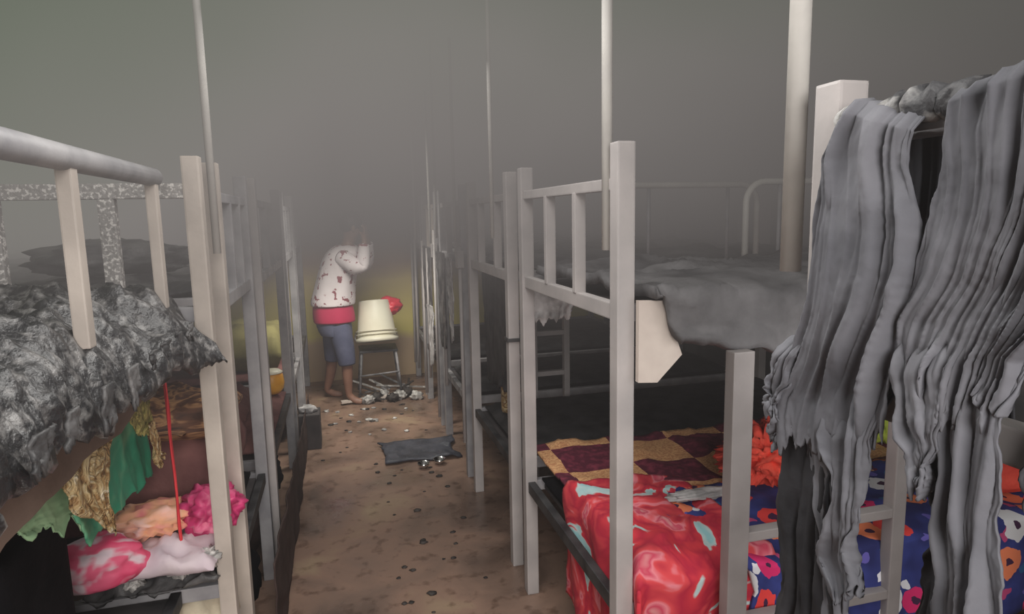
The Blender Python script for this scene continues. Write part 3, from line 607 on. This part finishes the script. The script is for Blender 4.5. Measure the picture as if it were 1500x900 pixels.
tag(lump('cream_sack', (-.50, 2.14, .33), (.11, .12, .14), 'cream_bag', 4, .15, 3, 4, wr=.15), 'cream sack under the left bed between the rail and the cream post', 'sack')
tag(lump('cream_sack', (-.80, 2.16, .30), (.15, .12, .13), 'white_cloth', 8, .15, 3, 4, wr=.15), 'pale grey sack under the left bed, further from the cream post', 'sack')
tag(hang('quilt_edge', [(.9, .60), (.9, .5)], [(1.5, .60), (1.5, .5)], -.40, 'pink', 97, None, None, .01, 5), 'dim pink cloth edge over the low rail, bottom left corner', 'cloth')

# left second/third beds: lower contents
low_mattress(-2.2, -.42, 2.3, 2.88, 'dark mattress on the second left lower bunk under maroon blanket', 36)
low_mattress(-2.2, -.37, 3.14, 4.22, 'dark mattress on the third left lower bunk', 37, 'maroon')
low_mattress(-2.2, -.42, 4.6, 5.34, 'dark mattress on the fourth left lower bunk', 38, 'maroon')
tag(slab('folded_clothes', -.95, -.50, 3.3, 3.85, .68, .12, 'maroon', amp=.06, sc=5, step=.03, seed=101, wr=.04), 'dim maroon clothes heaped on the third left lower bunk', 'clothes pile')
tag(slab('folded_clothes', -.95, -.42, 4.65, 5.25, .85, .29, 'yellow_misc', amp=.05, sc=5, step=.03, seed=102, wr=.04), 'yellowish clothes heaped on the fourth left lower bunk', 'clothes pile')
bm = bmesh.new(); panel(bm, [(2.32, .38), (2.32, .18), (2.34, .01)], [(5.1, .26), (5.1, .15), (5.1, .01)], -.285, -.012, 9, 111, 160, 24, rag=.01)
tag(solid(obj('hanging_sheet', bm, 'brown_soot', smooth=True), .005), 'dark sooty sheet hanging along the foot of the left beds', 'sheet')
for k, (x, y, rx, ry, rz, mm, lb) in enumerate([(-.60, 2.60, .22, .24, .20, 'black', 'black bag on the floor under the second left bunk'), (-.58, 3.22, .19, .18, .17, 'brown_soot', 'sooty brown bag under the third left bunk, its near end'),
        (-.60, 3.80, .21, .30, .19, 'black', 'black bag under the third left bunk, its far end'), (-.60, 4.95, .22, .26, .19, 'brown_soot', 'sooty brown bag under the fourth left bunk')]):
    tag(lump('bag', (x, y, rz - .02), (rx, ry, rz), mm, k + 31, .15, 2.5, 4, wr=.12, flat=rz - .02), lb, 'bag')
# orange pot
p = thing('plastic_pot', (-.45, 4.46, .56), 'orange yellow plastic pot with pale rim on the left lower bunk edge', 'pot')
bm = bmesh.new(); prof = [(.0, .0), (.07, .0), (.10, .04), (.108, .09), (.10, .15), (.085, .175)]
lathe(bm, prof, 24); q = obj('pot_body', bm, 'yellow_plastic', p, loc=(0, 0, 0), smooth=True)
bm = bmesh.new(); lathe(bm, [(.08, .17), (.096, .172), (.099, .18), (.07, .20), (.001, .205)], 24); obj('pot_rim', bm, 'bucket', p, loc=(0, 0, 0), smooth=True)
p.location = (-.435, 4.08, .557); p.scale = (.68, .68, .72)
tag(lump('white_cloth', (-.27, 4.66, .27), (.06, .05, .03), 'white_cloth', 21, .4, 3, 3, wr=.2), 'small white cloth right of the orange pot', 'cloth')
tag(obj('crate', bx((-.335, 4.57, .0), (-.19, 4.76, .25), .008), 'soot_wood'), 'small dark crate carrying the white cloth', 'crate')

# ------------------------------------------------------------------ far end: bucket, jug, debris
st = thing('metal_stool', (.30, 5.95, 0), 'charred low metal stool carrying the cream bucket', 'stool')
obj('seat', bx((.13, 5.80, .405), (.47, 6.10, .425), .005), 'soot_metal', st)
for sx, sy in ((.15, 5.82), (.45, 5.82), (.15, 6.08), (.45, 6.08)):
    obj('leg', tube(bmesh.new(), [(sx, sy, .405), (sx + (sx - .3) * .25, sy + (sy - 5.95) * .2, 0)], .011), 'metal_dirty', st, smooth=True)
obj('stretcher', tube(bmesh.new(), [(.13, 5.80, .2), (.47, 5.80, .22)], .008), 'metal_dirty', st, smooth=True)
bk = thing('bucket', (.295, 5.93, .428), 'large cream plastic bucket upturned on the charred stool', 'bucket')
bm = bmesh.new()
prof = [(.001, 0), (.135, 0), (.14, .01), (.172, .33), (.19, .335), (.19, .365), (.175, .368), (.168, .35), (.132, .02), (.001, .018)]
lathe(bm, prof, 40); bd = obj('bucket_body', bm, 'bucket', bk, loc=(0, 0, 0), smooth=True)
for zz, rr in ((.27, .178), (.30, .181)):
    bm = bmesh.new(); tube(bm, [(rr * math.cos(a), rr * math.sin(a), zz) for a in [2 * PI * k / 40 for k in range(41)]], .006, 8, cap=False); obj('ridge', bm, 'bucket', bk, loc=(0, 0, 0), smooth=True)
bm = bmesh.new(); tube(bm, [(.19 * math.cos(a), -.10 * math.sin(a) - .02, .34 - .15 * math.sin(a)) for a in [PI * k / 20 for k in range(21)]], .005, 8); obj('handle', bm, 'metal_grey', bk, loc=(0, 0, 0), smooth=True)
bk.rotation_euler = (math.radians(180 - 12), 0, math.radians(6)); bk.location = (.285, 5.93, .855)
tag(lump('red_cloth', (.42, 5.95, .80), (.115, .10, .085), 'red_plastic', 4, .25, 2.5, 4, wr=.12), 'bright red cloth bundled on the right shoulder of the upturned cream bucket', 'cloth')
for k in range(10):
    x = .15 + R_.random() * .5; y = 5.62 + R_.random() * .45
    a = R_.random() * PI; L = .12 + R_.random() * .14; z = .02 + R_.random() * .1
    bm = bar((x - math.cos(a) * L, y - math.sin(a) * L * .5, z * .3 + .008), (x + math.cos(a) * L, y + math.sin(a) * L * .5, z + .03), .02, .012)
    tag(obj('burnt_stick', bm, ('debris', 'ash', 'metal_dirty')[k % 3]), 'burnt broken stick in the debris heap under the bucket', 'stick', 'burnt sticks under the bucket')
for k in range(7):
    tag(lump('burnt_lump', (.18 + .07 * k, 5.60 + .06 * (k % 3), .035), (.05, .04, .04), ('ash', 'debris')[k % 2], k, .7, 3, 3, wr=.4), 'burnt crumpled lump in the debris heap under the bucket', 'debris', 'burnt lumps under the bucket')
tag(obj('plank', bar((-.05, 5.62, .03), (.62, 5.74, .03), .05, .02), 'plywood'), 'pale plank lying across the aisle before the debris heap', 'plank')

# ------------------------------------------------------------------ floor litter
def e_fc(x, y):
    return (x + .05 * fbm(x, y, 1, 5), y + .05 * fbm(x, y, 2, 5), .012 + .03 * max(0, fbm(x, y, 5, 5)))
fc = drape('floor_rag', .22, .70, 4.12, 4.50, .01, 'floor_cloth', 121, e_fc, 'wet slate blue cloth lying on the aisle floor by the right beds', 'rag', .02, .8)
for (x, y, lb) in ((.452, 4.0, 'small shiny steel bowl on the floor, the one nearer the aisle middle'), (.56, 4.04, 'small shiny steel bowl on the floor, the one nearer the right beds')):
    bm = bmesh.new(); prof = [(.001, .0), (.02, .0), (.034, .018), (.04, .036), (.037, .036), (.03, .018), (.001, .006)]
    lathe(bm, prof, 24, (x, y, 0))
    tag(obj('steel_bowl', bm, 'steel', smooth=True), lb, 'bowl')
for k in range(46):
    if k < 30: x = .15 + R_.random() * .42; y = 2.35 + R_.random() * 1.9
    else: x = -.2 + R_.random() * .8; y = 4.3 + R_.random() * 1.2
    r = R_.uniform(.006, .016)
    tag(lump('charred_chip', (x, y, r * .3), (r * 1.4, r, r * .5), 'debris', k, .7, 2, 2), 'small black charred chip on the wet floor', 'debris', 'charred chips on the floor')
for k in range(16):
    x = -.18 + R_.random() * .75; y = 4.6 + R_.random() * .9; r = R_.uniform(.01, .022)
    tag(lump('ash_flake', (x, y, r * .4), (r * 1.3, r, r * .6), 'ash', k + 60, .8, 2, 2), 'small pale ash flake on the floor near the person', 'ash', 'ash flakes on the floor')

# ------------------------------------------------------------------ person
def skin_mesh(name, nodes, edges, m, parent=None, sub=2, root=0):
    me = bpy.data.meshes.new(name); me.from_pydata([n[0] for n in nodes], edges, []); me.materials.append(M[m])
    o = bpy.data.objects.new(name, me); COL.objects.link(o)
    sm = o.modifiers.new('Skin', 'SKIN'); sm.use_smooth_shade = True
    if not me.skin_vertices:
        pass
    for i, n in enumerate(nodes):
        r = n[1]; r = r if isinstance(r, tuple) else (r, r)
        me.skin_vertices[0].data[i].radius = r; me.skin_vertices[0].data[i].use_root = (i == root)
    s = o.modifiers.new('Subdivision', 'SUBSURF'); s.levels = sub; s.render_levels = sub
    if parent: o.parent = parent; o.location = tuple(-c for c in parent.location)
    return o
Y0 = 5.72
per = thing('person', (0, Y0, 0), 'person in spotted white shirt and dark blue shorts leaning with raised arms in the smoke', 'person')
nodes = [((-.055, Y0, .80), (.135, .11)),           # 0 pelvis
         ((-.03, Y0, .98), (.115, .095)), ((.01, Y0, 1.15), (.135, .10)), ((.05, Y0, 1.29), (.125, .09)),  # 1 waist 2 chest 3 shoulders
         ((.075, Y0 - .01, 1.37), .05), ((.10, Y0 - .01, 1.43), .06), ((.125, Y0 - .01, 1.50), (.078, .09)), ((.13, Y0 - .01, 1.57), (.07, .078)),   # 4 neck,5,6,7 head
         ((-.085, Y0 + .075, .70), .085), ((-.10, Y0 + .10, .42), .054), ((-.13, Y0 + .16, .22), .046), ((-.17, Y0 + .2, .07), .032), ((-.10, Y0 + .2, .03), (.032, .022)), ((-.03, Y0 + .19, .022), (.024, .016)),  # 8-13 far leg
         ((-.035, Y0 - .07, .70), .085), ((.02, Y0 - .09, .43), .054), ((.015, Y0 - .08, .24), .047), ((.02, Y0 - .08, .08), .031), ((.07, Y0 - .10, .035), (.032, .022)), ((.135, Y0 - .115, .022), (.026, .016)),  # 14-19 near leg
         ((.05, Y0 - .15, 1.285), .052), ((.15, Y0 - .20, 1.16), .04), ((.20, Y0 - .17, 1.28), .034), ((.215, Y0 - .14, 1.40), .025), ((.215, Y0 - .13, 1.45), (.034, .018)),    # 20-24 near arm
         ((.07, Y0 + .15, 1.285), .052), ((.20, Y0 + .20, 1.15), .04), ((.26, Y0 + .14, 1.28), .034), ((.25, Y0 + .09, 1.40), .025), ((.24, Y0 + .08, 1.45), (.034, .018))]   # 25-29 far arm
edges = [(0, 1), (1, 2), (2, 3), (3, 4), (4, 5), (5, 6), (6, 7), (0, 8), (8, 9), (9, 10), (10, 11), (11, 12), (12, 13), (0, 14), (14, 15), (15, 16), (16, 17), (17, 18), (18, 19),
         (3, 20), (20, 21), (21, 22), (22, 23), (23, 24), (3, 25), (25, 26), (26, 27), (27, 28), (28, 29)]
for side, (hx, hy) in enumerate(((.215, Y0 - .13), (.24, Y0 + .08))):
    w = 24 if side == 0 else 29
    for f in range(4):
        b0 = len(nodes); dy = (f - 1.5) * .017; ln = (.06, .07, .066, .052)[f]
        nodes += [((hx, hy + dy, 1.475), .0095), ((hx + .004, hy + dy * 1.1, 1.475 + ln * .55), .0085), ((hx - .012, hy + dy * 1.15, 1.475 + ln), .0072)]
        edges += [(w, b0), (b0, b0 + 1), (b0 + 1, b0 + 2)]
    b0 = len(nodes); s_ = -1 if side == 0 else -1
    nodes += [((hx - .02, hy + s_ * .03, 1.455), .011), ((hx - .035, hy + s_ * .045, 1.485), .0095)]
    edges += [(w, b0), (b0, b0 + 1)]
skin_mesh('body', nodes, edges, 'skin', per)
# face: nose, ears, eyes and mouth, turned to +X
fx, fy, fz = .13, Y0 - .01, 1.52
hd = lump('hair', (fx - .018, fy, fz + .035), (.098, .088, .098), 'hair', 5, .08, 3, 4, per)
hd.parent = per; hd.location = (0, -Y0, 0)
for nm, c, r, mm in (('nose', (fx + .083, fy, fz - .012), (.018, .012, .018), 'skin'), ('ear', (fx + .0, fy - .078, fz - .005), (.018, .010, .03), 'skin'), ('ear', (fx + .0, fy + .078, fz - .005), (.018, .010, .03), 'skin'),
                     ('eye', (fx + .072, fy - .03, fz + .012), (.01, .013, .008), 'bucket'), ('eye', (fx + .072, fy + .03, fz + .012), (.01, .013, .008), 'bucket'), ('mouth', (fx + .073, fy, fz - .047), (.01, .022, .006), 'red_cloth')):
    q = lump(nm, c, r, mm, 0, 0, 1, 3); q.parent = per; q.location = (0, -Y0, 0)
# clothes
def loft(bm, rings, n=28, wob=0., seed=0):
    """rings = (centre, rx, ry); open garment tube around the vertical-ish axis"""
    R = []
    for q, (c, rx, ry) in enumerate(rings):
        R.append([bm.verts.new((c[0] + math.cos(2 * PI * k / n) * rx * (1 + wob * fbm(math.cos(2 * PI * k / n) * 2, math.sin(2 * PI * k / n) * 2, seed + q * .35, 1.)), c[1] + math.sin(2 * PI * k / n) * ry * (1 + wob * fbm(math.cos(2 * PI * k / n) * 2, math.sin(2 * PI * k / n) * 2, seed + 3 + q * .35, 1.)), c[2])) for k in range(n)])
    for a, b in zip(R, R[1:]):
        for k in range(n): bm.faces.new([a[k], a[(k + 1) % n], b[(k + 1) % n], b[k]])
    return bm
def garment(name, bm, m):
    o = obj(name, bm, m, per, smooth=True); solid(o, .008); s_ = o.modifiers.new('Subdivision', 'SUBSURF'); s_.levels = 1; s_.render_levels = 1; return o
bm = bmesh.new()
loft(bm, [((-.070, Y0, .865), .180, .162), ((-.068, Y0, .90), .182, .162), ((-.05, Y0, 1.0), .165, .155), ((-.02, Y0, 1.12), .163, .158), ((.015, Y0, 1.24), .162, .172), ((.04, Y0, 1.31), .145, .172), ((.06, Y0, 1.355), .11, .12), ((.062, Y0, 1.375), .062, .066)], wob=.10)
for pts in ([(.02, Y0 - .11, 1.27), (.07, Y0 - .165, 1.25), (.15, Y0 - .205, 1.165), (.185, Y0 - .20, 1.175), (.20, Y0 - .18, 1.27), (.21, Y0 - .15, 1.385)], [(.02, Y0 + .11, 1.27), (.08, Y0 + .165, 1.25), (.20, Y0 + .205, 1.155), (.235, Y0 + .19, 1.165), (.255, Y0 + .15, 1.27), (.25, Y0 + .10, 1.385)]):
    tube(bm, pts, [.075, .072, .062, .058, .052, .045], 14, cap=False)
garment('shirt', bm, 'shirt')
bm = bmesh.new(); loft(bm, [((-.065, Y0, .715), .172, .155), ((-.068, Y0, .80), .172, .153), ((-.075, Y0, .90), .160, .14)], wob=.10, seed=4); garment('undershirt_hem', bm, 'pink_hem')
bm = bmesh.new(); loft(bm, [((-.05, Y0, .60), .13, .14), ((-.07, Y0, .68), .148, .14), ((-.082, Y0, .80), .148, .132)], wob=.05, seed=7)
tube(bm, [(-.075, Y0 + .065, .70), (-.088, Y0 + .08, .62), (-.095, Y0 + .098, .45), (-.10, Y0 + .11, .36)], [.085, .09, .074, .068], 18, cap=False)
tube(bm, [(-.035, Y0 - .06, .70), (-.02, Y0 - .07, .62), (.012, Y0 - .085, .45), (.018, Y0 - .085, .35)], [.09, .095, .078, .070], 18, cap=False)
garment('shorts', bm, 'shorts')

# ------------------------------------------------------------------ smoke
sm = bpy.data.materials.new('smoke'); sm.use_nodes = True
nt = sm.node_tree; N = nt.nodes; Lk = nt.links; N.clear()
out = N.new('ShaderNodeOutputMaterial'); tc = N.new('ShaderNodeTexCoord'); sp = N.new('ShaderNodeSeparateXYZ'); Lk.new(tc.outputs['Object'], sp.inputs[0])
nz = N.new('ShaderNodeTexNoise'); nz.inputs['Scale'].default_value = 1.1; nz.inputs['Detail'].default_value = 2; Lk.new(tc.outputs['Object'], nz.inputs['Vector'])
def math_(op, a, b_=None, c=None):
    n = N.new('ShaderNodeMath'); n.operation = op
    for i, v in enumerate((a, b_, c)):
        if v is None: continue
        if isinstance(v, (int, float)): n.inputs[i].default_value = v
        else: Lk.new(v, n.inputs[i])
    return n.outputs[0]
zz = math_('MULTIPLY_ADD', nz.outputs['Fac'], .35, sp.outputs[2]); zz = math_('SUBTRACT', zz, .175)
cr = N.new('ShaderNodeValToRGB'); e = cr.color_ramp
for _ in range(3): e.elements.new(.5)
# density against height (z / 3 m), 1.0 = DENS
for el, (p_, v_) in zip(e.elements, [(0.0, .014), (.34, .035), (.43, .16), (.50, .62), (.58, 1.0)]): el.position = p_; el.color = (v_, v_, v_, 1)
Lk.new(math_('DIVIDE', zz, 3.0), cr.inputs['Fac'])
DENS = 1.15
yf = N.new('ShaderNodeMapRange'); yf.inputs[1].default_value = .6; yf.inputs[2].default_value = 3.2; yf.inputs[3].default_value = .06; yf.inputs[4].default_value = 1.0; Lk.new(sp.outputs[1], yf.inputs[0])
dens = math_('MULTIPLY', math_('MULTIPLY', cr.outputs['Color'], DENS), yf.outputs[0])
# colour of the smoke's own glow: greener high up, warmer low, dimmer toward the right wall
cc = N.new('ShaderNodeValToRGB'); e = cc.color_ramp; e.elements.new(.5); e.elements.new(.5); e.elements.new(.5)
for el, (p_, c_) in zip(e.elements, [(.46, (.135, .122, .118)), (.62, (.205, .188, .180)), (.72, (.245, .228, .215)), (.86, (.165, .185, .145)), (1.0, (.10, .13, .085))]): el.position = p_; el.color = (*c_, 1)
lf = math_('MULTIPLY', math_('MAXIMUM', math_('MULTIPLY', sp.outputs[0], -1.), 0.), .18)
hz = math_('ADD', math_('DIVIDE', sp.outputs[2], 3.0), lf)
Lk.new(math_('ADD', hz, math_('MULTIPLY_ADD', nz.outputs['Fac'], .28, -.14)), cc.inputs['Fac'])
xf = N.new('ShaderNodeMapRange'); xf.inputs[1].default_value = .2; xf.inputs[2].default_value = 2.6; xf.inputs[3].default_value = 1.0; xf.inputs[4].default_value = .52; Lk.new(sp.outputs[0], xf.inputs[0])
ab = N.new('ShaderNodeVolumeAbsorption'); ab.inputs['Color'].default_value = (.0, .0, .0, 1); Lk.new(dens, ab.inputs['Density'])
em = N.new('ShaderNodeEmission'); Lk.new(cc.outputs['Color'], em.inputs['Color']); Lk.new(math_('MULTIPLY', dens, xf.outputs[0]), em.inputs['Strength'])  # smoke glows by itself, standing in for light scattered inside it
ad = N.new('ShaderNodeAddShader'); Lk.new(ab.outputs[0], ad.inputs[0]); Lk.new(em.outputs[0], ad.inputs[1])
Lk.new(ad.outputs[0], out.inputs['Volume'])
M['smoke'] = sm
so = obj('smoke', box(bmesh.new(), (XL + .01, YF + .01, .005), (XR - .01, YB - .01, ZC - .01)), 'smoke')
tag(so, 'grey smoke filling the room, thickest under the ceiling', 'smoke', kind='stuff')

# ------------------------------------------------------------------ lights
def area(name, loc, target, size, power, col, sy=None):
    l = bpy.data.lights.new(name, 'AREA'); l.shape = 'RECTANGLE'; l.size = size; l.size_y = sy or size; l.energy = power; l.color = col
    o = bpy.data.objects.new(name, l); COL.objects.link(o); o.location = loc
    o.rotation_euler = (Vector(target) - Vector(loc)).to_track_quat('-Z', 'Y').to_euler(); return o
area('door_light', (.0, -1.8, 2.2), (.2, 3, 1.2), 1.7, 125, (1, .96, .93), 1.6)
area('left_fill', (-.1, .5, .5), (-.9, 1.9, .8),   .4, 4.5, (1, .93, .85))
area('aisle_fill', (.2, 1.8, 2.2), (.2, 1.9, 0), .7, 34, (1, .97, .93), 2.2)  # added fill to brighten the floor, not a lamp of the room
area('far_fill', (.15, 4.6, 1.9), (.15, 6.4, .6), .7, 70, (1, .96, .86), .6)  # added fill to brighten the end wall, no real source there
area('right_fill', (1.2, .95, 1.25), (1.6, 2.4, .5), .5, 3, (1, .97, .95))
pl = bpy.data.lights.new('upper_fill', 'POINT'); pl.energy = 14; pl.shadow_soft_size = .3; po = bpy.data.objects.new('upper_fill', pl); COL.objects.link(po); po.location = (.2, 1.6, 2.5)  # added fill that lifts the upper poles, no real source there
w = bpy.data.worlds.new('world'); S.world = w; w.use_nodes = True
w.node_tree.nodes['Background'].inputs[0].default_value = (.5, .5, .5, 1); w.node_tree.nodes['Background'].inputs[1].default_value = .3

# ------------------------------------------------------------------ camera
cam = bpy.data.cameras.new('camera'); cam.sensor_width = 36; cam.lens = 950 / 1500 * 36; cam.clip_start = .02
co = bpy.data.objects.new('camera', cam); COL.objects.link(co)
Rm = Matrix(((.96569917, .05562881, -.25363467), (-.25889046, .13095626, -.95698808), (-.02002106, .98982619, .14086612))).to_4x4()
# columns are the camera's right, up and back directions in the room
Rm = Matrix(((.96569917, .05562881, -.25363467, 0), (-.25889046, .13095626, -.95698808, 0), (-.02002106, .98982619, .14086612, 1.6), (0, 0, 0, 1)))
co.matrix_world = Rm
S.camera = co
S.view_settings.view_transform = 'Standard'
S.view_settings.look = 'None'
S.cycles.volume_bounces = 0
S.cycles.max_bounces = 6
